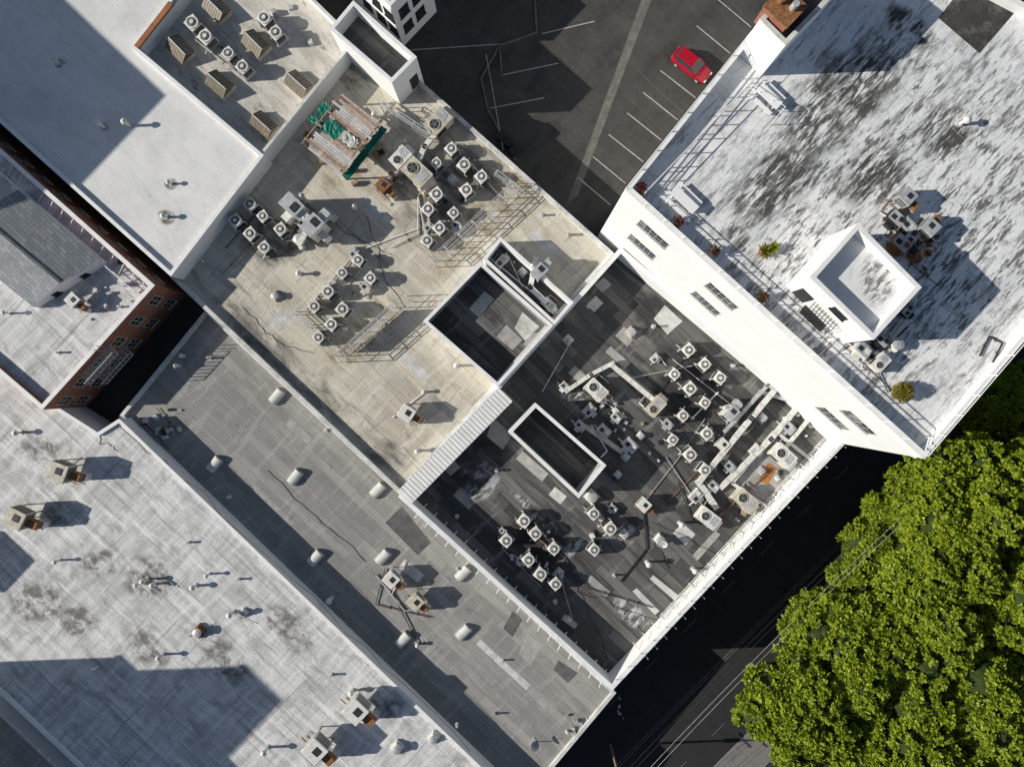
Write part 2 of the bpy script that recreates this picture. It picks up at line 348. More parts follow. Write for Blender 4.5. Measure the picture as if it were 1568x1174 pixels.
CP=building('brick_penthouse',[(1163,30),(1203,70),(1297,-28),(1255,-62)],23.6,23.0,17.5,.3,white,greyc,r_brown)
mb=MB(); mb.box((0,0,-1),(2.2,2.0,2.2),brick); mb.box((0,0,1.2),(2.4,2.2,.15),rust); mb.cyl((-.45,0,1.35),.28,.5,rust); mb.cyl((.5,.2,1.35),.25,.7,galv); mb.obj('brick_chimney',tuple(W(1192,24,23.0)),A)
def offbox(name,tip,zdeck,h,dims,m=white,north=False):  # block added out of view, sized so its shadow ends at tip
    L=h/math.tan(math.radians(EL)); tp=W(tip[0],tip[1],zdeck); c=Vector((tp.x-L,tp.y,zdeck))
    a=Vector((math.cos(A),math.sin(A),0)); b=Vector((-math.sin(A),math.cos(A),0))
    ctr=c+(a if north else -a)*dims[0]/2-b*dims[1]/2
    mb=MB(); mb.box((0,0,0),(dims[0],dims[1],h),m); mb.box((0,0,h+.003),(dims[0]+.3,dims[1]+.3,.3),whitec)
    return mb.obj(name,(ctr.x,ctr.y,zdeck-.1),A)
offbox('unseen_shadow_block',(245,165),6.0,15,(26,18))  # unseen casters, shaped only by the roof shadows they throw
offbox('unseen_shadow_block',(425,1098),4.2,22,(5,9))
offbox('unseen_shadow_block',(180,1022),4.2,14,(26,20),north=True)
offbox('unseen_shadow_block',(45,868),4.2,8,(4,4))
# shingled gable attic on the brick building
mb=MB(); P=[W(-70,372,7.3),W(28,290,7.3),W(158,400,7.3),W(50,470,7.3)]; Q=[Vector((p.x,p.y,6.2)) for p in P]
R0=(P[0]+P[1])/2+Vector((0,0,1.1)); R1=(P[2]+P[3])/2+Vector((0,0,1.1))
mb.add([P[0],P[1],P[2],P[3],R0,R1],[(0,3,5,4),(1,4,5,2)],shingle)
mb.add([P[0],P[1],P[2],P[3],R0,R1]+Q,[(0,4,1),(2,5,3),(0,1,7,6),(1,2,8,7),(2,3,9,8),(3,0,6,9)],white)
mb.beam(R0+Vector((0,0,.04)),R1+Vector((0,0,.04)),.25,.06,patchd)
o=mb.obj('shingled_attic'); o.parent=Bb
a_=Q[2]; b_=Q[3]
for k in (.3,.7):
    p=P[2].lerp(P[3],k); p.z=6.95; window(Bb,p,P[2],P[3],.7,.6,blackm,1)
# striped metal coping between beige and tar roofs
mb=MB(); p0=W(622,763,5.56); p1=W(777,606,5.56); n_=34
d=(p1-p0)/n_; dn=d.normalized(); sd=Vector((dn.y,-dn.x,0))
mb.beam(p0-sd*.2,p1-sd*.2,1.9,.1,simple('coping_joint',(.18,.18,.18),.2,1))
for i in range(n_):
    a=p0+d*(i+.06)+Vector((0,0,.08)); b=p0+d*(i+.90)+Vector((0,0,.08)); mb.beam(a-sd*.2,b-sd*.2,1.86,.06,whitec)
mb.obj('metal_coping_panels',parent=Db)
mb=MB(); mb.beam(p0+Vector((0,0,-1.58)),p1+Vector((0,0,-1.58)),1.3,3.0,white); mb.obj('thick_parapet',parent=Db)
mb=MB()
a0=W(650,775,ZD); a1=W(925,1028,ZD); inn=Vector((.69,.72,0))
for i in range(19):
    p=a0.lerp(a1,i/18); q=p-inn*1.1+Vector((0,0,1.9)); mb.tube(p+inn*.4,q,.05,whitec); mb.tube(p+inn*.4,p-inn*.9+Vector((0,0,.2)),.04,whitec)
mb.obj('parapet_braces',parent=Db)
for px,m in [([(1018,467),(1045,492),(1022,512),(1001,488)],patchl),([(912,453),(924,464),(910,478),(898,467)],patchl),([(925,425),(937,436),(922,448),(910,436)],patchm),
   ([(755,640),(785,664),(770,688),(745,668)],patchm),([(970,560),(1000,590),(985,600),(958,575)],patchd),([(1100,560),(1130,585),(1118,597),(1090,573)],patchd),
   ([(968,905),(975,900),(1010,935),(1003,941)],patchl),([(1000,880),(1040,912),(1034,920),(995,886)],patchl),([(905,640),(985,700),(965,725),(890,662)],patchd),([(690,700),(705,715),(690,728),(678,716)],patchm),
   ([(865,940),(885,955),(880,962),(860,948)],patchl),([(1060,850),(1095,812),(1103,818),(1068,858)],patchm),([(955,500),(975,515),(960,530),(942,514)],patchm),
   ([(800,690),(840,725),(830,737),(790,702)],patchm),([(850,745),(868,760),(858,772),(840,757)],patchl),([(935,530),(965,556),(957,565),(927,539)],patchm),([(705,745),(730,768),(718,780),(694,758)],patchm),([(1045,800),(1065,818),(1050,834),(1030,816)],patchl),([(880,560),(900,577),(890,588),(870,571)],patchm),([(1130,820),(1150,800),(1160,808),(1140,830)],patchl),([(905,880),(935,906),(928,914),(898,888)],patchm)]:
    sheet('roof_patch',px,ZD+random.uniform(.005,.012),m,Db)
for px,m in [([(742,446),(757,458),(733,486),(718,473)],patchl),([(800,478),(826,500),(804,522),(788,502)],patchl),([(775,497),(800,520),(785,536),(760,516)],patchm),([(815,510),(835,508),(815,536),(800,528)],patchm)]: sheet('roof_patch',px,4.006+random.random()*.005,m,P1)
for px,m in [([(735,978),(812,1048),(806,1056),(729,986)],patchl),([(805,970),(832,985),(812,1020),(795,1000)],patchm),([(615,775),(660,830),(640,850),(590,800)],patchd),([(855,1010),(885,1030),(870,1045),(848,1025)],patchd),
   ([(785,935),(800,948),(785,975),(770,962)],patchd),([(655,890),(700,930),(692,940),(646,900)],patchm),([(445,640),(480,672),(470,680),(436,650)],patchm),([(830,1060),(850,1078),(838,1092),(820,1072)],patchm),([(620,855),(650,880),(640,892),(610,868)],patchl),
   ([(770,880),(830,935),(822,943),(762,890)],patchm),([(390,740),(450,800),(443,806),(383,748)],patchm)]: sheet('roof_patch',px,2.206+random.random()*.005,m,Gb)
for px,m in [([(430,470),(445,485),(425,505),(412,490)],patchl),([(620,540),(660,575),(650,585),(610,550)],patchl),([(820,350),(860,385),(848,398),(808,362)],patchl),([(380,250),(400,268),(385,285),(366,266)],patchm),([(560,300),(600,335),(590,345),(550,310)],patchl),([(660,600),(700,635),(693,642),(652,608)],patchm)]: sheet('roof_patch',px,3.706+random.random()*.005,m,Zb)
# ------------------------------------------------------------------ equipment prototypes
def condenser_mesh(body):
    mb=MB(); mb.box((0,0,.4),(1.0,1.0,.85),body,0,.97)
    for i in range(7):
        z=.48+i*.1
        for sx,sy,dx,dy in ((0,.5,.86,.03),(0,-.5,.86,.03),(.5,0,.03,.86),(-.5,0,.03,.86)): mb.box((sx,sy,z),(dx,dy,.05),darkm)
    for sx in (-.42,.42): mb.box((sx,0,0),(.12,1.2,.4),galv)
    mb.cyl((0,0,1.25),.5,.14,body,20,.47); mb.cyl((0,0,1.393),.35,.004,darkm,20)
    for i in range(5):
        a=i*math.pi/2.5+.3; mb.beam((.1*math.cos(a),.1*math.sin(a),1.405),(.31*math.cos(a+.5),.31*math.sin(a+.5),1.405),.13,.006,fanm)
    mb.cyl((0,0,1.41),.16,.05,body,12)
    for r in (.22,.30):
        for i in range(16):
            a=2*math.pi*i/16;b=2*math.pi*(i+1)/16; mb.tube((r*math.cos(a),r*math.sin(a),1.42),(r*math.cos(b),r*math.sin(b),1.42),.009,galv,4)
    mb.tube((.5,.3,.5),(.9,.3,.3),.04,galv); mb.tube((.9,.3,.3),(.9,.3,.03),.04,galv)
    o=mb.obj('proto'); me=o.data; bpy.data.objects.remove(o); me.name='condenser_unit'; return me
cond=[condenser_mesh(unitm),condenser_mesh(simple('cream_metal',(.76,.75,.70),.15,2,.5)),condenser_mesh(unitm)]
def conds(z,pts,sc=1.0):
    for u,v in pts:
        s_=sc*random.uniform(.9,1.1); inst(random.choice(cond),'condenser_unit',W(u+random.uniform(-2,2),v+random.uniform(-2,2),z+1.3)-Vector((0,0,1.3)),A+random.uniform(-.15,.15)+random.choice((0,1.57,3.14,-1.57)),s_)
conds(3.7,[(383,315),(362,338),(404,331),(383,357),(429,353),(407,378),(547,399),(524,419),(569,426),(504,447),(527,475),(483,470),(506,496),(487,517),
  (693,230),(670,252),(713,252),(737,271),(669,299),(713,293),(693,325),(673,348),(655,370),(655,322)],1.1)
conds(ZD,[(1053,536),(1077,556),(1034,574),(1103,578),(1055,595),(1080,617),(1048,636),(1080,663),(1030,673),(1055,697),(1080,719),
  (801,796),(777,828),(822,815),(848,840),(808,858),(828,880),(849,893),(908,786),(933,810),(911,843)],1.1)
conds(4.6,[(295,37),(318,57),(349,84),(373,105),(405,30),(425,50)],1.2)
def ac_mesh(kind,body):
    mb=MB()
    if kind==0:
        mb.box((0,0,.35),(2.2,1.5,1.3),body); mb.box((0,0,1.65),(2.26,1.56,.06),body)
        for y in (-.76,.76):
            for i in range(6): mb.box((-.4,y,.55+i*.15),(1.1,.03,.07),darkm)
        mb.add([(1.1,-.6,1.5),(1.1,.6,1.5),(1.7,.6,.9),(1.7,-.6,.9),(1.1,-.6,.6),(1.1,.6,.6)],[(0,3,2,1),(0,4,3),(1,2,5),(3,4,5,2)],body)
        mb.cyl((-.45,0,1.712),.5,.08,body,20); mb.cyl((-.45,0,1.795),.43,.004,darkm,20)
        for i in range(5):
            a=i*1.257; mb.beam((-.45,0,1.805),(-.45+.38*math.cos(a),.38*math.sin(a),1.805),.1,.006,fanm)
        mb.box((.6,.1,1.713),(.7,.9,.03),galv)
        for x in (-.9,.9): mb.box((x,0,0),(.15,1.7,.35),wood)
        mb.tube((-.9,.8,.6),(-.9,1.5,.25),.06,galv); mb.tube((-.9,1.5,.25),(.6,1.6,.25),.06,galv)
    elif kind==1:
        for x in (-.6,.6):
            for y in (-.6,.6): mb.tube((x,y,0),(x,y,.8),.05,rust)
        mb.box((0,0,.75),(1.4,1.4,1.2),body); mb.box((0,0,1.95),(1.46,1.46,.05),body,0,.94)
        for sx,sy,dx,dy in ((0,.71,1.1,.03),(0,-.71,1.1,.03),(.71,0,.03,1.1),(-.71,0,.03,1.1)):
            mb.box((sx,sy,.9),(dx,dy,.9),darkm)
            for i in range(5): mb.box((sx*1.02,sy*1.02,.95+i*.17),(dx,dy,.05),body)
        mb.box((1.1,0,1.0),(.9,.6,.6),rust); mb.box((1.4,0,0),(.6,.6,1.0),galv)
        mb.box((.1,.1,2.0),(.5,.5,.05),darkm)
        mb.tube((-.5,-.9,.2),(-.5,-.9,1.3),.04,galv); mb.tube((-1.2,-.9,.2),(1.0,-.9,.2),.04,rust)
    elif kind==2:
        mb.box((0,0,.3),(1.5,1.1,2.1),body); mb.box((0,0,2.4),(1.55,1.15,.06),galv); mb.box((1.1,0,1.5),(.9,.7,.7),galv); mb.box((1.5,0,.2),(.6,.7,1.35),galv)
        for i in range(7): mb.box((-.755,0,.6+i*.2),(.03,.8,.1),darkm)
        mb.box((0,-.9,.5),(.6,.6,1.1),body); mb.cyl((0,.9,0),.16,2.2,galv); mb.cyl((0,.9,2.2),.26,.12,galv,14,.05)
        mb.box((.3,0,2.462),(.5,.6,.06),darkm)
        for x in (-.6,.6): mb.box((x,0,0),(.12,1.4,.3),wood)
    elif kind==3:
        mb.box((0,0,0),(1.2,1.2,.35),body); mb.box((0,0,.35),(1.0,1.0,.35),body,0,.8); mb.cyl((0,0,.7),.42,.25,galv,18,.48); mb.cyl((0,0,.95),.5,.08,galv,18,.2)
    elif kind==4:
        mb.box((0,0,.15),(1.5,1.1,.75),body,0,.96); mb.box((0,0,.903),(1.35,.95,.05),galv); mb.box((.35,.1,.955),(.4,.4,.12),body,.2); mb.tube((-.7,-.3,.4),(-1.3,-.3,.15),.09,galv,8); mb.box((0,-.75,.1),(.7,.4,.5),body)
        mb.box((-.3,-.1,.955),(.45,.4,.03),darkm)
        for x in (-.6,.6): mb.box((x,0,0),(.12,1.3,.15),wood)
    elif kind==5: # capped steel flue
        mb.box((0,0,0),(.9,.9,.5),rust); mb.cyl((0,0,.5),.33,1.6,body,16); mb.cyl((0,0,1.7),.38,.08,galv,16); mb.cyl((0,0,2.103),.27,.01,darkm,16)
        mb.tube((.5,0,.3),(1.4,.2,.3),.2,galv,10)
        for a in (0,2.1,4.2): mb.tube((.3*math.cos(a),.3*math.sin(a),1.7),(1.1*math.cos(a),1.1*math.sin(a),0),.02,blackm,4)
    o=mb.obj('proto'); me=o.data; bpy.data.objects.remove(o); me.name='ac'; return me
ACM={(k,b):ac_mesh(k,m) for k in range(6) for b,m in (('w',unitm),('b',beigeu),('r',rust),('g',galv),('d',blackm))}
NM={0:'packaged_ac_unit',1:'evaporative_cooler',2:'air_handler',3:'exhaust_fan',4:'duct_plenum',5:'exhaust_flue'}
def ac(u,v,z,k=0,b='w',rz=0,sc=1.0):
    return inst(ACM[(k,b)],NM[k],W(u,v,z+1.0)-Vector((0,0,1)),A+rz,sc)
q=math.pi/2; D=ZD
for a in [(457,322,3.7,2,'w',0,1.35),(487,352,3.7,2,'w',q,1.3),(456,365,3.7,3,'g'),(470,345,3.7,4,'w',0,1.2),(672,190,3.7,0,'b',q,1.1),(614,243,3.7,0,'w',q,.9),(640,268,3.7,0,'b',0,1.2),(588,286,3.7,1,'r',0,.85),(600,268,3.7,5,'r',0,.8),(648,285,3.7,3,'b'),
  (625,632,3.7,1,'w',.2,1),(418,452,3.7,3,'b',0,.7),(692,272,3.7,3,'g',0,.8),(560,440,3.7,4,'b',0,.8),(540,385,3.7,4,'g',q,.7),(700,345,3.7,4,'w',0,.8),(655,345,3.7,4,'b',q,.7),
  (912,597,D,0,'w',0,.95),(930,608,D,5,'r',0,.9),(1003,622,D,0,'b',q,.85),(966,682,D,4,'w',0,1.0),(1115,632,D,2,'w',q,.9),(1197,697,D,0,'w',0,1.0),(1139,765,D,0,'b',0,1.0),(1083,792,D,0,'w',.1,.95),
  (985,772,D,1,'w',0,.8),(907,762,D,3,'w',0,1),(890,652,D,4,'g',0,.8),(1012,828,D,3,'w',0,.8),(948,728,D,3,'g',0,.6),(968,508,D,3,'b',0,.8),(871,520,D,3,'w',0,.75),(958,820,D,3,'w',0,.7),(1106,680,D,1,'w',0,.7),(926,660,D,4,'w',0,.9),(983,668,D,3,'w',0,.6),
  (903,628,D,4,'g',q,.9),(945,640,D,4,'w',0,.7),(1025,650,D,4,'g',0,.7),(1068,760,D,4,'w',q,.9),(1120,715,D,4,'g',0,.8),(1160,690,D,4,'w',q,.8),(1210,655,D,4,'g',0,.9),(1095,745,D,4,'w',0,.8),(1170,640,D,3,'g',0,.8),(1005,548,D,4,'w',q,.6),(866,592,D,4,'w',0,.7),(800,860,D,4,'w',0,.7),(855,880,D,4,'w',q,.7),(940,780,D,4,'w',0,.6),(770,815,D,4,'g',0,.5),(960,700,D,3,'g',0,.7),
  (601,884,2.2,1,'w',0,.95),(638,918,2.2,1,'b',0,.95),
  (102,720,4.2,1,'b',.4,1.25),(38,790,4.2,1,'b',.3,1.25),(300,970,4.2,3,'r',0,.9),(550,1078,4.2,1,'w',0,1.35),(489,1137,4.2,1,'w',0,1.35),(368,942,4.2,3,'w',0,.6),(662,1135,4.2,3,'w',0,.8),(606,1150,4.2,3,'w',0,.9),
  (825,418,4.2,2,'w',q,.95),(840,466,4.2,0,'w',0,.6),(768,400,4.2,0,'w',q,.55),(800,415,4.2,3,'g',0,.7),
  (1385,303,18.5,1,'g',0,.8),(1376,333,18.5,4,'d',0,.9),(1420,350,18.5,1,'g',q,.8),(1410,390,18.5,5,'r',0,1),(1383,372,18.5,4,'r',0,1),(1398,362,18.5,4,'d',q,.9),(1350,555,18.5,0,'w',q,.6),(1378,527,18.5,3,'w',0,.9),(1355,520,18.5,4,'d',0,.8),(1325,535,18.5,4,'w',0,.9),(1395,475,18.5,4,'d',q,.7),(1395,345,18.5,4,'g',0,.9),(1432,365,18.5,5,'d',0,.6),
  (116,460,6.35,1,'w',0,.8),(1170,722,D,3,'g',0,.6)]: ac(*a)
mb=MB(); mb.box((0,0,0),(2.0,1.5,.5),beigeu)
mb.add([(-1,-.75,.5),(1,-.75,.5),(1,.75,.5),(-1,.75,.5),(-1,0,1.05),(1,0,1.05)],[(0,1,5,4),(2,3,4,5),(0,4,3),(1,2,5)],skyg)
for i in range(9):
    x=-1+i*.25; mb.tube((x,-.76,.51),(x,0,1.07),.016,beigeu,4); mb.tube((x,.76,.51),(x,0,1.07),.016,beigeu,4)
mb.tube((-1,0,1.07),(1,0,1.07),.04,galv); o=mb.obj('proto'); sk=o.data; bpy.data.objects.remove(o)
for u,v in [(280,80),(335,18),(340,133),(395,72),(407,195),(460,133)]: inst(sk,'ridge_skylight',W(u,v,4.6),A+random.uniform(-.05,.05),1.2)
mb=MB(); mb.box((0,0,0),(1.6,1.1,.3),galv); n=8; vs=[]
for x,r in ((-.78,.5),(.78,.5)):
    for i in range(n+1): a=math.pi*i/n; vs.append((x,r*math.cos(a),.3+r*.7*math.sin(a)))
mb.add(vs,[(i,i+1,n+2+i,n+1+i) for i in range(n)]+[tuple(range(n+1)),tuple(range(n+1,2*n+2))],simple('milky_acrylic',(.62,.62,.58),.15,2,.4))
o=mb.obj('proto'); dm=o.data; bpy.data.objects.remove(o)
for u,v in [(425,607),(330,710),(453,730),(579,750),(484,853),(587,852),(709,877),(618,978),(710,967)]: inst(dm,'barrel_skylight',W(u,v,2.2),B+random.uniform(-.1,.1),.95)
def vent_mesh(h,cap):
    mb=MB(); mb.cyl((0,0,0),.22,.06,galv); mb.cyl((0,0,0),.12,h,unitm)
    if cap: mb.cyl((0,0,h),.26,.12,unitm,14,.22); mb.cyl((0,0,h+.12),.22,.12,unitm,14,.04)
    else: mb.cyl((0,0,h),.14,.05,galv)
    o=mb.obj('proto'); me=o.data; bpy.data.objects.remove(o); return me
V=[vent_mesh(.7,True),vent_mesh(1.0,True),vent_mesh(.6,False)]
vp=[(6,[(90,97),(160,195),(200,193),(262,282),(255,333)]),(4.2,[(92,857),(289,830),(213,893),(226,886),(238,893),(300,896),(321,878),(366,886),(250,1001),(508,1032),(410,1143),(90,1040),(32,662),(700,1108),(358,936),(540,1056),(150,1020)]),
 (2.2,[(500,658),(352,760),(322,548),(640,985),(508,915),(770,1010),(283,545),(276,560),(700,870)]),
 (3.7,[(545,320),(650,600),(460,420),(640,690),(575,180),(830,330),(700,560),(312,400),(870,360)]),
 (ZD,[(700,790),(760,720),(870,945),(1000,500),(1150,800),(940,880),(1060,870),(900,470),(990,860),(1120,560),(1200,640),(850,920),(1040,800)]),
 (18.5,[(1470,190)]),(6.35,[(15,480),(185,470),(90,540)])]
for z,l in vp:
    for u,v in l: inst(random.choice(V),'vent_pipe',W(u,v,z),random.random()*3,random.uniform(.85,1.25))
def pipes(name,z,pts,r=.05,m=galv,h=.15,sup=True):
    mb=MB(); P=[W(u,v,z+h) for u,v in pts]
    for a,b in zip(P,P[1:]):
        mb.tube(a,b,r,m)
        if sup:
            n=max(1,int((b-a).length/2.5))
            for i in range(n): p=a.lerp(b,(i+.5)/n); mb.box((p.x,p.y,z),(.35,.12,max(.04,h-r)),wood,math.atan2(b.y-a.y,b.x-a.x)+q)
    return mb.obj(name)
def duct(z,pts,w=.5,h=.4,lift=.4,m=galv):
    mb=MB(); P=[W(u,v,z+lift+h/2) for u,v in pts]
    for a,b in zip(P,P[1:]):
        d=(b-a).normalized(); mb.beam(a-d*w*.48,b+d*w*.48,w,h,m); L=(b-a).length
        for i in range(int(L/1.2)+1):
            p=a+d*(i*1.2); mb.beam(p-d*.03,p+d*.03,w+.06,h+.06,galv)
            mb.tube(p-Vector((0,0,h/2)),(p.x,p.y,z),.03,galv,4)
    return mb.obj('sheet_metal_duct')
duct(D,[(868,598),(905,573),(938,556)],.4,.4,.4,unitm); duct(D,[(938,560),(1003,614)],.45,.4,.6,unitm); duct(D,[(1190,592),(1150,640),(1070,738)],.5,.4,.9,unitm)
duct(D,[(1205,612),(1165,600),(1120,650)],.35,.35,.5); duct(D,[(1222,622),(1180,672),(1105,745)],.5,.4,.4,unitm); duct(D,[(1070,738),(1095,775)],.6,.4,.4,unitm); duct(D,[(1200,600),(1175,590),(1110,660)],.3,.3,1.1)
duct(D,[(900,655),(950,690)],.5,.35,.2,beigeu); duct(4.2,[(820,398),(812,440),(835,462)],.5,.4,.9,white); duct(3.7,[(640,240),(612,262),(590,280)],.35,.35,.4)
duct(3.7,[(672,200),(650,225),(640,250)],.5,.45,.6,unitm); duct(18.5,[(1385,318),(1375,350),(1400,385)],.4,.4,.4,blackm); duct(18.5,[(1425,352),(1400,372),(1380,365)],.45,.4,.4,rust); duct(3.7,[(455,325),(475,345),(460,372)],.5,.4,.8,unitm); duct(D,[(1240,640),(1190,700)],.35,.3,.6,unitm)
for z,l in [(3.7,[[(362,350),(420,400)],[(345,380),(395,325),(440,345)],[(455,345),(440,385),(500,345)],[(480,500),(530,545),(610,480)],[(555,410),(500,470)],[(540,395),(470,475)],[(640,300),(640,360)],[(700,240),(640,300),(655,380)],[(725,255),(765,300)],[(720,262),(770,310)],[(600,640),(650,600)],[(560,380),(640,350)],[(395,360),(340,420)],[(700,330),(600,380)]]),
 (D,[[(1030,550),(1120,620),(1095,720)],[(1045,550),(1010,600),(1070,700)],[(1020,700),(1060,760)],[(1100,600),(1060,640)],[(905,600),(960,640)],[(985,770),(1040,700),(1080,640)],[(1000,790),(1150,640)],[(770,840),(830,900)],[(790,800),(860,850)],[(860,850),(900,900),(1000,930)],[(935,730),(960,700)],[(1090,800),(1180,720)],[(960,580),(1060,560)],[(985,780),(990,840),(950,890)],[(870,530),(830,600)],[(1200,600),(1240,640)],[(860,890),(880,960)],[(1005,540),(1020,560)],[(905,650),(930,690),(920,700)],[(1040,740),(1060,800)]]),
 (4.2,[[(185,895),(260,890),(270,900)],[(210,880),(240,905)],[(345,935),(390,955)],[(285,975),(325,955)],[(470,1120),(520,1150)],[(80,735),(120,700)]]),
 (2.2,[[(575,880),(620,935),(660,930)],[(590,870),(575,925),(660,945)],[(600,905),(640,985),(655,985)],[(215,640),(260,690)],[(240,625),(275,665)],[(620,860),(600,910)]]),
 (18.5,[[(1370,330),(1420,420)],[(1390,400),(1440,440)],[(1330,560),(1390,500)],[(1360,600),(1330,540)],[(1500,545),(1515,515),(1535,525),(1520,555)]]),
 (4.6,[[(300,30),(380,115)],[(285,50),(360,110)],[(400,20),(440,60)],[(330,40),(360,75)],[(750,395),(860,485)],[(775,385),(800,440)]])]:
    for p in l: pipes('conduit_run',z,p,random.choice((.035,.05,.07)) if z!=4.2 else .035,random.choice((galv,galv,blackm,whitec,rust)) if z not in (4.2,18.5) else (galv if z==4.2 else blackm))
def cable(z,a,b,m=blackm,amp=14):
    n=14; off=[0]
    for i in range(n): off.append(off[-1]+random.uniform(-amp,amp)*.35)
    pts=[(a[0]+(b[0]-a[0])*i/n+off[i]*math.sin(math.pi*i/n),a[1]+(b[1]-a[1])*i/n-off[i]*math.sin(math.pi*i/n)) for i in range(n+1)]
    pipes('roof_cable',z,pts,.022,m,.03,False)
for z,a,b in [(D,(985,780),(1025,870)),(D,(870,860),(930,1010)),(D,(700,740),(760,800)),(D,(1000,800),(1150,860)),(2.2,(410,720),(560,860)),(4.2,(180,650),(340,790)),(4.2,(340,790),(720,1150)),(4.2,(150,660),(180,690)),(3.7,(450,300),(600,390)),(3.7,(560,330),(620,470)),(3.7,(370,470),(480,540)),(D,(850,900),(1010,950)),(18.5,(1450,420),(1540,330))]:
    cable(z,a,b,blackm)
def railing(name,z,pts,h=1.05,sp=1.6,m=galv,rails=(1,.55),r=.03):
    mb=MB(); P=[W(u,v,z) for u,v in pts]
    for a,b in zip(P,P[1:]):
        n=max(1,round((b-a).length/sp))
        for i in range(n+1): p=a.lerp(b,i/n); mb.tube(p,p+Vector((0,0,h)),r,m)
        for k in rails: mb.tube(a+Vector((0,0,h*k)),b+Vector((0,0,h*k)),r*.9,m)
    return mb.obj(name)
railing('roof_railing',19.47,[(1145,57),(960,289),(1412,696),(1568,514)],.9,1.9,whitec,(1,.5),.045)
railing('patio_railing',18.5,[(1140,135),(1195,172)],1.1,1.2,whitec,(1,.5)); railing('patio_railing',18.5,[(1195,172),(1178,192)],1.1,1.2,whitec)
railing('patio_railing',18.5,[(1150,128),(985,300)],1.2,1.5,whitec,(1,.5),.045)
railing('roof_railing',D,[(1262,668),(1010,942)],1.3,1.5,greyc,(1,.5,.15),.045); railing('roof_railing',5.47,[(1286,680),(942,1040)],.8,1.8,whitec,(1,),.035)
mb=MB(); a0=W(1268,672,D); a1=W(975,985,D)
for i in range(22):
    p=a0.lerp(a1,i/21); mb.tube(p,p+Vector((.7,-.65,2.4)),.05,greyc); mb.tube(p+Vector((-.6,.6,1.3)),p+Vector((.7,-.65,2.4)),.04,greyc)
mb.obj('railing_outriggers')
def rack(u0,v0,u1,v1,z,h,w=1.4,screen=False):
    mb=MB(); a=W(u0,v0,z);b=W(u1,v1,z); d=(b-a).normalized(); s_=Vector((-d.y,d.x,0))*w/2; n=max(2,int((b-a).length/1.8)); up=Vector((0,0,h))
    for i in range(n+1):
        p=a.lerp(b,i/n); 
        for k in (-1,1): mb.tube(p+s_*k,p+s_*k+up,.045,greyc)
        mb.tube(p-s_+up,p+s_+up,.04,greyc)
    for k in (-1,-.3,1): mb.tube(a+s_*k+up*1.02,b+s_*k+up*1.02,.04,galv)
    for k in (-1,1): mb.tube(a+s_*k+up*.5,b+s_*k+up*.5,.03,galv)
    if screen:
        mb.beam(a.lerp(b,.05)+s_*1.05+up*.62,a.lerp(b,.75)+s_*1.05+up*.62,.05,h*.68,unitm)
    return mb.obj('pipe_rack')
rack(525,550,628,458,3.7,2.5,.8,True); rack(665,405,790,290,3.7,1.8,.8); rack(760,270,800,300,3.7,1.4,.5)
rack(455,480,500,520,3.7,1.0,.4); rack(590,170,660,215,3.7,1.9,.5)
# pergola with boards and tarps
mb=MB(); c=W(530,218,3.7)
Z=2.4
cor=[(-2.9,-2.3),(2.9,-2.3),(2.9,2.3),(-2.9,2.3)]
for x,y in cor+[(0,-2.3),(0,2.3)]: mb.box((x,y,0),(.14,.14,Z),wood)
for y in (-2.3,0,2.3): mb.beam((-3.1,y,Z+.08),(3.1,y,Z+.08),.1,.16,wood)
for i in range(24):
    x=-3+i*.262
    if 9<i<14: continue
    y0=random.uniform(-2.7,-2.3); y1=random.uniform(1.4,2.7) if i<18 else random.uniform(.3,2.7); mb.beam((x,y0,Z+.2),(x,y1,Z+.2),.21,.05,random.choice((pinkw,pinkw,wood,patchl)))
def tarp(x0,y0,x1,y1,z,m,n=6):
    vs=[(x0+(x1-x0)*i/n+random.uniform(-.08,.08),y0+(y1-y0)*j/n+random.uniform(-.08,.08),z+random.uniform(-.07,.07)) for j in range(n+1) for i in range(n+1)]
    mb.add(vs,[(j*(n+1)+i,j*(n+1)+i+1,(j+1)*(n+1)+i+1,(j+1)*(n+1)+i) for j in range(n) for i in range(n)],m)
tarp(-.9,-.2,.5,1.6,2.85,teal); tarp(-.9,1.9,-.1,3.4,2.3,teal); tarp(-3.1,-3.2,3.2,-2.5,2.0,teal); tarp(-.5,-1.9,.5,-.4,2.8,patchl); tarp(.2,2.4,1.6,3.5,1.9,teal)
for i in range(18): mb.box((random.uniform(-3,3),random.uniform(-3.6,3.8),0),(random.uniform(.3,.9),random.uniform(.3,.7),random.uniform(.2,.8)),random.choice((wood,blackm,unitm,rust)),random.random()*3)
mb.obj('rooftop_pergola',tuple(c),A+math.radians(95))
mb=MB(); E=[(1118,738),(1185,660),(1242,706),(1178,778)]; P=[W(u,v,D) for u,v in E]
for i in range(4): mb.beam(P[i]+Vector((0,0,.35)),P[(i+1)%4]+Vector((0,0,.35)),.3,.7,greyc)
mb.obj('low_enclosure_wall'); sheet('rubber_mat',[(1160,735),(1176,708),(1190,716),(1176,742)],D+.03,orange,Db); sheet('roof_patch',[(1124,738),(1186,666),(1236,706),(1177,771)],D+.018,patchm,Db)
mb=MB(); mb.tube((0,0,0),(0,0,1.0),.05,galv); n=16; vs=[(0,0,0)]
for k,(r,z) in enumerate(((.2,.03),(.38,.1),(.5,.18))):
    for i in range(n): a=2*math.pi*i/n; vs.append((r*math.cos(a),r*math.sin(a),z))
tl=[(x*.8+z*.6+.1,y,-x*.6+z*.8+1.0) for x,y,z in vs]
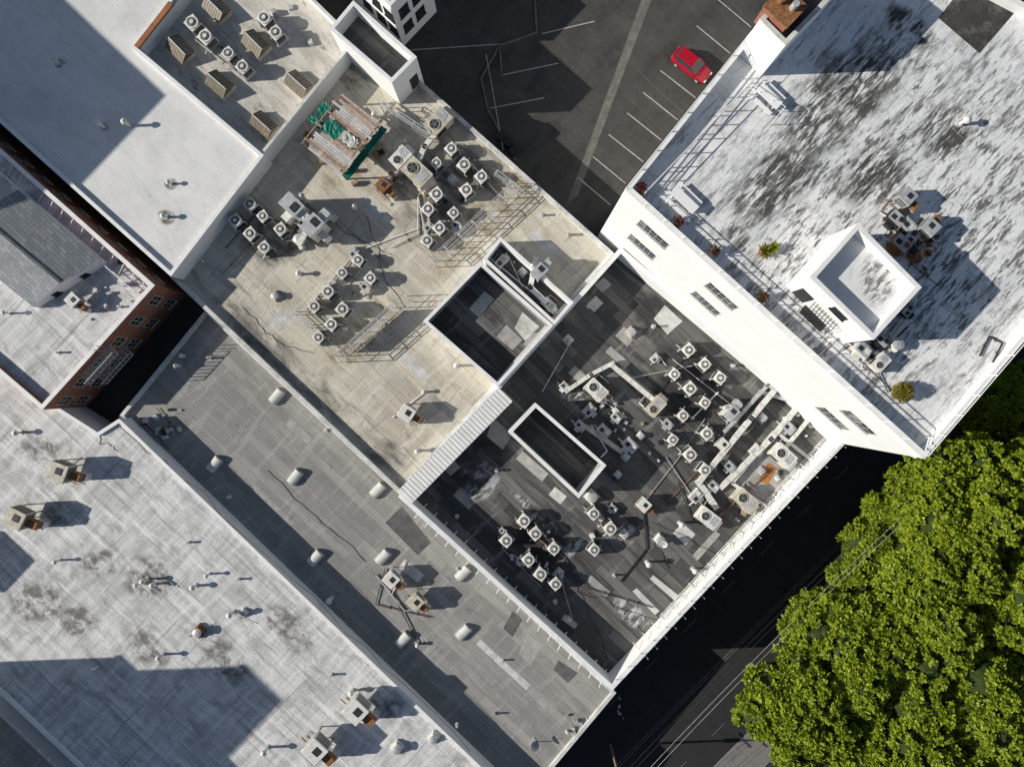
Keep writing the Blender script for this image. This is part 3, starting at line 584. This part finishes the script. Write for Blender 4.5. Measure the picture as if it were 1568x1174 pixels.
mb.add(tl,[(0,1+i,1+(i+1)%n) for i in range(n)]+[(1+k*n+i,1+k*n+(i+1)%n,1+(k+1)*n+(i+1)%n,1+(k+1)*n+i) for k in range(2) for i in range(n)],galv); mb.tube((.1,0,.95),(.65,0,1.3),.02,blackm); mb.box((0,0,0),(.7,.7,.06),galv)
ds=mb.obj('satellite_dish',tuple(W(816,1135,2.2)),.5).data
inst(ds,'satellite_dish',W(1013,826,D),random.random()*6)
for u,v,z,n,r in [(242,638,2.2,9,1.2),(258,660,2.2,9,.9),(875,1112,2.2,7,1.1),(880,1125,2.2,3,.8),(455,370,3.7,5,1.4),(920,605,D,8,1.6),(1100,670,D,8,1.6),(1230,650,D,8,1.4),(1200,740,D,8,1.6),(1020,690,D,7,1.6),(950,650,D,8,1.8),(1130,790,D,5,1.2),(810,840,D,8,2),(920,810,D,7,1.6),(1340,540,18.5,6,1.3),(1400,370,18.5,6,1.3),(960,1085,-4,5,1.2),(500,200,3.7,5,1.5),(150,455,6.35,5,1.5),(185,440,6.35,4,1.2),(780,402,4.2,4,.8),(470,20,4.6,6,2.5),(600,285,3.7,5,1.2),(520,450,3.7,8,2),(690,290,3.7,9,2.4)]:
    mb=MB()
    for i in range(n):
        s_=random.uniform(.2,.65); mb.box((random.gauss(0,r*.6),random.gauss(0,r*.6),0),(s_,s_*random.uniform(.4,1.3),random.uniform(.1,.6)),random.choice((unitm,galv,wood,blackm,patchl,patchl)),random.random()*3,random.uniform(.7,1))
    mb.obj('stored_materials',tuple(W(u,v,z)))
def bench(u,v,rz):
    mb=MB(); mb.box((0,0,.7),(2.4,.8,.06),white); 
    for x in (-.9,.9): mb.box((x,0,0),(.08,.7,.7),whitec)
    for y in (-.8,.8):
        mb.box((0,y,.42),(2.3,.3,.05),white)
        for x in (-.9,.9): mb.box((x,y,0),(.07,.25,.42),whitec)
    mb.obj('picnic_table',tuple(W(u,v,18.5)),rz)
bench(1045,310,A); bench(1172,152,A)
mb=MB()
for i in range(9):
    k=i*.3; mb.tube((k,0,0),(k,0,1.9),.03,blackm,4); mb.tube((k,2.2,0),(k,2.2,1.9),.03,blackm,4); mb.tube((k,0,1.9),(k,2.2,1.9),.03,blackm,4)
for i in range(8): mb.tube((0,i*.3,1.9),(2.4,i*.3,1.9),.02,blackm,4)
mb.box((1.2,1.1,.01),(2.3,2.1,.04),blackm); mb.obj('steel_stair_cage',tuple(W(1222,478,18.5)),A)
mb=MB(); e=(bb_-ba); e.z=0; e.normalize(); nn=Vector((e.y,-e.x,0)); 
if nn.dot(-ba)<0: nn=-nn
m0=ba.lerp(bb_,.50)
for zz in (6.0,3.2):
    for i in range(9): p=Vector((m0.x,m0.y,zz))+e*(i*.5-.5); mb.tube(p,p+nn*1.3,.05,galv,4); mb.tube(p+nn*1.3,p+nn*1.3+Vector((0,0,1)),.04,galv,4)
    a=Vector((m0.x,m0.y,zz))-e*.5; b=a+e*4
    for o_,h_ in ((.05,0),(.6,0),(1.3,0),(1.3,1),(.3,0),(.9,0)): mb.tube(a+nn*o_+Vector((0,0,h_)),b+nn*o_+Vector((0,0,h_)),.05,galv,4)
for o_ in (.3,.8): mb.tube(Vector((m0.x,m0.y,6.0))+nn*o_,Vector((m0.x,m0.y,3.2))+nn*o_+e*2.6,.05,galv,4)
for o_ in (-.2,.3): mb.tube(Vector((m0.x,m0.y,5.8))+nn*.2-e*o_,Vector((m0.x,m0.y,8.0))+nn*.2-e*o_,.04,galv,4)
mb.obj('fire_escape',parent=Bb)
a=W(638,88,8.8); b=W(600,127,8.8); p=a.lerp(b,.3); ee=(b-a).normalized(); nn=Vector((ee.y,-ee.x,0)); nn=nn if nn.dot(-a)>0 else -nn
mb=MB(); p.z=5.2; mb.beam(p-ee*.5+nn*.03,p+ee*.5+nn*.03,.08,2.2,darkm); mb.obj('door',parent=TW)
# ------------------------------------------------------------------ car
mb=MB()
xs=[(-2.25,.62,.55,.75),(-2.15,.8,.35,.88),(-1.6,.88,.28,.95),(-.6,.9,.25,.95),(.6,.9,.25,.94),(1.4,.88,.28,.88),(2.0,.78,.35,.76),(2.22,.6,.45,.62)]
ring=[]
for x,hw,z0,z1 in xs:
    ring.append([(x,-hw,z0),(x,-hw*1.02,(z0+z1)/2),(x,-hw*.93,z1-.06),(x,-hw*.8,z1),(x,0,z1+.04),(x,hw*.8,z1),(x,hw*.93,z1-.06),(x,hw*1.02,(z0+z1)/2),(x,hw,z0)])
n=9; mb.add([v for r in ring for v in r],[(k*n+i,k*n+(i+1)%n,(k+1)*n+(i+1)%n,(k+1)*n+i) for k in range(len(xs)-1) for i in range(n)]+[tuple(range(n)),tuple(range((len(xs)-1)*n,len(xs)*n))],redcar)
mb.add([(-1.95,-.76,.94),(1.0,-.78,.94),(1.0,.78,.94),(-1.95,.76,.94),(-1.7,-.62,1.5),(.25,-.64,1.5),(.25,.64,1.5),(-1.7,.62,1.5)],[(4,5,6,7),(0,1,5,4),(1,2,6,5),(2,3,7,6),(3,0,4,7)],glass)
mb.box((-.72,0,1.502),(1.95,1.24,.05),redcar,0,.95)
for s_ in (-1,1):
    mb.beam((-.45,s_*.75,.95),(-.45,s_*.65,1.5),.09,.06,redcar)
    mb.beam((1.0,s_*.77,.95),(.25,s_*.63,1.52),.08,.05,redcar); mb.beam((-1.95,s_*.75,.95),(-1.7,s_*.62,1.52),.12,.06,redcar)
    mb.box((.75,s_*.98,.9),(.16,.2,.14),redcar); mb.box((2.12,s_*.5,.58),(.16,.3,.12),whitec); mb.box((-2.2,s_*.55,.7),(.1,.25,.12),orange)
    for x in (-1.35,1.38): mb.tube((x,s_*.7,.33),(x,s_*.92,.33),.33,blackm,18); mb.tube((x,s_*.92,.33),(x,s_*.93,.33),.2,galv,12)
mb.box((2.25,0,.4),(.05,1.1,.16),blackm)
mb.obj('parked_car',tuple(W(1057,104,.012)),math.radians(-38))
mb=MB()
for i,(x,y) in enumerate(((0,0),(.9,.1),(1.9,-.1))): mb.box((x,y,0),(.7,.8,1.0),blackm,.1*i,1.1); mb.box((x,y,1.0),(.8,.9,.08),blackm,.1*i)
mb.obj('waste_bins',tuple(W(768,214,0)),A)
# ------------------------------------------------------------------ plants
def leafmat(name,c0,c1,scale=.5):
    t=NT(name)
    f=t.noise(t.pos,scale,4,.6); c=t.mix(t.mr(f,.35,.65),c0,c1)
    c=t.mix(t.mr(t.noise(t.pos,3.5,2),.45,.65,0,.5),c,tuple(x*.6 for x in c0))
    t.done(c,.5,spec=.35); tr=t.n('ShaderNodeBsdfTranslucent'); t.l(c,tr.inputs['Color']); mx=t.n('ShaderNodeMixShader'); mx.inputs[0].default_value=.3
    out=[n for n in t.t.nodes if n.type=='OUTPUT_MATERIAL'][0]; t.l(t.b.outputs[0],mx.inputs[1]); t.l(tr.outputs[0],mx.inputs[2]); t.l(mx.outputs[0],out.inputs['Surface'])
    return t.m
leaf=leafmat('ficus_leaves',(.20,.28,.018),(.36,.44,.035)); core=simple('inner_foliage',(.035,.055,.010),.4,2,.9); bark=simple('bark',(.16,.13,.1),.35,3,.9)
shrub=leafmat('shrub_leaves',(.16,.16,.02),(.3,.25,.03)); redl=leafmat('red_plant_leaves',(.25,.03,.03),(.14,.1,.03))
rng=np.random.default_rng(5)
def leaves_mesh(name,C,Nn,per,ln,wd,m,spread=.9):
    C=np.repeat(C,per,0); Nn=np.repeat(Nn,per,0); K=len(C)
    d=Nn*rng.uniform(.05,.7,(K,1))+rng.normal(0,spread*.6,(K,3)); d/=np.linalg.norm(d,axis=1,keepdims=True)
    r=rng.normal(0,1,(K,3)); s=np.cross(d,r); s/=np.linalg.norm(s,axis=1,keepdims=True)
    s2=np.cross(d,Nn); l2=np.linalg.norm(s2,axis=1,keepdims=True); s2/=np.maximum(l2,1e-6); s=s2*.85+s*.22; s/=np.linalg.norm(s,axis=1,keepdims=True)
    L=ln*rng.uniform(.7,1.3,(K,1)); w=wd*rng.uniform(.8,1.3,(K,1)); C=C+rng.normal(0,.04,(K,3))
    v=np.stack([C,C+d*L*.55+s*w*.5,C+d*L,C+d*L*.55-s*w*.5],1).reshape(-1,3)
    me=bpy.data.meshes.new(name); me.vertices.add(K*4); me.vertices.foreach_set('co',v.ravel()); me.loops.add(K*4); me.loops.foreach_set('vertex_index',np.arange(K*4,dtype=np.int32))
    me.polygons.add(K); me.polygons.foreach_set('loop_start',np.arange(0,K*4,4,dtype=np.int32)); me.materials.append(m); me.update(calc_edges=True); me.validate(); return me
def tree(name,u,v,zt,R,Hc,zg=-4):
    p=W(u,v,zt-Hc*.4); root=bpy.data.objects.new(name,None); scene.collection.objects.link(root); root.location=(p.x,p.y,zg)
    cz=zt-Hc-zg; S=np.array([R,R,Hc])
    nb=24; bd=rng.normal(0,1,(nb,3)); bd[:,2]=np.abs(bd[:,2])+.1; bd/=np.linalg.norm(bd,axis=1,keepdims=True)
    bc=bd*S*rng.uniform(.45,.76,(nb,1)); br=R*rng.uniform(.24,.38,nb)
    np_=int(12*R)
    pd=rng.normal(0,1,(nb,np_,3)); pd/=np.linalg.norm(pd,axis=2,keepdims=True)
    ok=((pd*bd[:,None,:]).sum(2)+pd[:,:,2]*.8)>-.1
    pc=(bc[:,None,:]+pd*br[:,None,None]*rng.uniform(.85,1.1,(nb,np_,1)))
    dist=np.linalg.norm(pc[:,:,None,:]-bc[None,None,:,:],axis=3)/br[None,None,:]
    ok&=(dist.min(2)>.74)
    pc=pc[ok]; pdd=pd[ok]; M=len(pc)
    pr=rng.uniform(.28,.52,M); per=9
    dd=rng.normal(0,1,(M,per,3))+pdd[:,None,:]*.8+np.array([-.25,0,.6]); dd/=np.linalg.norm(dd,axis=2,keepdims=True)
    C=(pc[:,None,:]+dd*pr[:,None,None]*.6).reshape(-1,3); Nn=dd.reshape(-1,3); C[:,2]+=cz
    me=leaves_mesh(name,C,Nn,6,.42,.26,leaf); o=bpy.data.objects.new('crown',me); scene.collection.objects.link(o); o.parent=root
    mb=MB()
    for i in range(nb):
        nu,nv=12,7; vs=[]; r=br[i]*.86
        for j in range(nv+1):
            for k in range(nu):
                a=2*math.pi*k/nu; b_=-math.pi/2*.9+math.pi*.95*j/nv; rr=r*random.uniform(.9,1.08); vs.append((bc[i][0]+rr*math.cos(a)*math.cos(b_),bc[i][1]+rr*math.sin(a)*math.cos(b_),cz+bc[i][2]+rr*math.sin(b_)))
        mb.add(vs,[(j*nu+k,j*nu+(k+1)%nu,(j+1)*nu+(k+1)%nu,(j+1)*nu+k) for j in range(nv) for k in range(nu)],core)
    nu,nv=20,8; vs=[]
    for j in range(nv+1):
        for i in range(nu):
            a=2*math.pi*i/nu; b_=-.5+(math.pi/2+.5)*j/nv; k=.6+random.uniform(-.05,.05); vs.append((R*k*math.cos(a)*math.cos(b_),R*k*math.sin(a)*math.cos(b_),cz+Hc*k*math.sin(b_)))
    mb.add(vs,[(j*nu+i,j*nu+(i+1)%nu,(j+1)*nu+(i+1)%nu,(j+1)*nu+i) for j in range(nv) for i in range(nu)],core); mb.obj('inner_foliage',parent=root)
    mt=MB(); mt.tube((0,0,-.3),(0,0,cz*.55),.55,bark,10,.38)
    for i in range(7):
        a=i*.9; mt.tube((0,0,cz*.5),(R*.5*math.cos(a),R*.5*math.sin(a),cz+Hc*.2),.26,bark,7,.08)
    mt.obj('trunk',parent=root)
for a in [(1500,790,11,6.6,6),(1560,905,10.5,6.5,6),(1420,965,10.5,7.0,6),(1320,1020,9.8,6.0,5.5),(1245,1095,9.8,6.0,5.5),(1390,1130,10,7.2,6),(1540,1080,10.5,7,6),(1600,750,10.5,5,5),(1460,880,11,5.6,6),(1270,975,3.5,4.4,4),(1570,630,3,5.5,5),(1400,780,3.5,4.8,4),(1345,870,3.5,4.8,4),(1660,980,10,7,6),(1480,1190,10,6,6)]:
    tree('ficus_tree',*a)
def pot(name,u,v,z,r,h,m,n=90,per=8,ln=.3,wd=.08,agave=False):
    mb=MB(); mb.cyl((0,0,0),r*.45,.4,rust if m is not redl else unitm,14,r*.55); mb.cyl((0,0,.4),r*.5,.02,wood,14)
    o=mb.obj(name,tuple(W(u,v,z)))
    if agave:
        me=leaves_mesh(name,np.zeros((1,3))+[0,0,.45],np.array([[0,0,1.]]),80,r*.85,.14,m,1.4)
    else:
        d=rng.normal(0,1,(n,3)); d[:,2]=np.abs(d[:,2]); d/=np.linalg.norm(d,axis=1,keepdims=True); me=leaves_mesh(name,d*[r*.8,r*.8,h*.8]+[0,0,.45],d,per,ln,wd,m)
    c=bpy.data.objects.new('foliage',me); scene.collection.objects.link(c); c.parent=o
pot('potted_bush',1376,600,18.5,.75,.9,shrub,150); pot('potted_agave',1168,386,18.5,.8,.9,shrub,agave=True); pot('potted_agave',1181,380,18.5,.6,.9,leaf,agave=True)
for u,v,r in [(980,292,.4),(1036,342,.38),(1090,386,.35),(1164,455,.38)]: pot('potted_red_plant',u,v,18.5,r,.5,redl,26)
mb=MB(); p=W(935,1140,-4); top=p+Vector((0,0,9)); mb.tube(p,top,.16,wood,8,.11); cd=Vector((.7,-.7,0))
for zz in (8.6,7.7): mb.beam(p+Vector((0,0,zz))-cd*1.1,p+Vector((0,0,zz))+cd*1.1,.12,.12,wood)
td=Vector((.7071,.7071,0))
for k in (-1,-.5,.5,1):
    for sgn in (1,-1):
        prev=p+Vector((0,0,8.7))+cd*k
        for i in range(1,13):
            t_=i/12; nx=p+Vector((0,0,8.7-3*t_*(1-t_)))+cd*k+td*sgn*40*t_; mb.tube(prev,nx,.018,blackm if k<0 else galv,4); prev=nx
mb.cyl(tuple(p+Vector((.4,0,6.3))),.25,.8,galv)
mb.obj('utility_pole')
# ------------------------------------------------------------------ light & camera
w=bpy.data.worlds.new('World'); scene.world=w; w.use_nodes=True; nt=w.node_tree
sky=nt.nodes.new('ShaderNodeTexSky'); sky.sky_type='NISHITA'; sky.sun_disc=False; sky.sun_elevation=math.radians(EL); sky.sun_rotation=math.radians(268)
bg=nt.nodes['Background']; bg.inputs[1].default_value=.066; nt.links.new(sky.outputs[0],bg.inputs[0])
sl=bpy.data.lights.new('sun','SUN'); sl.energy=5.0; sl.angle=math.radians(.5); sl.color=(1,.95,.85)
so=bpy.data.objects.new('sun',sl); scene.collection.objects.link(so)
dr=Vector((math.cos(math.radians(EL)),.035,-math.sin(math.radians(EL)))); so.rotation_euler=dr.to_track_quat('-Z','Y').to_euler()
cam=bpy.data.cameras.new('camera'); co=bpy.data.objects.new('camera',cam); scene.collection.objects.link(co)
co.location=(0,0,H); co.rotation_euler=(0,0,0); cam.sensor_width=36; cam.lens=36*F/1568; cam.clip_end=3000; scene.camera=co
scene.view_settings.view_transform='Standard'; scene.view_settings.look='None'; scene.view_settings.exposure=0
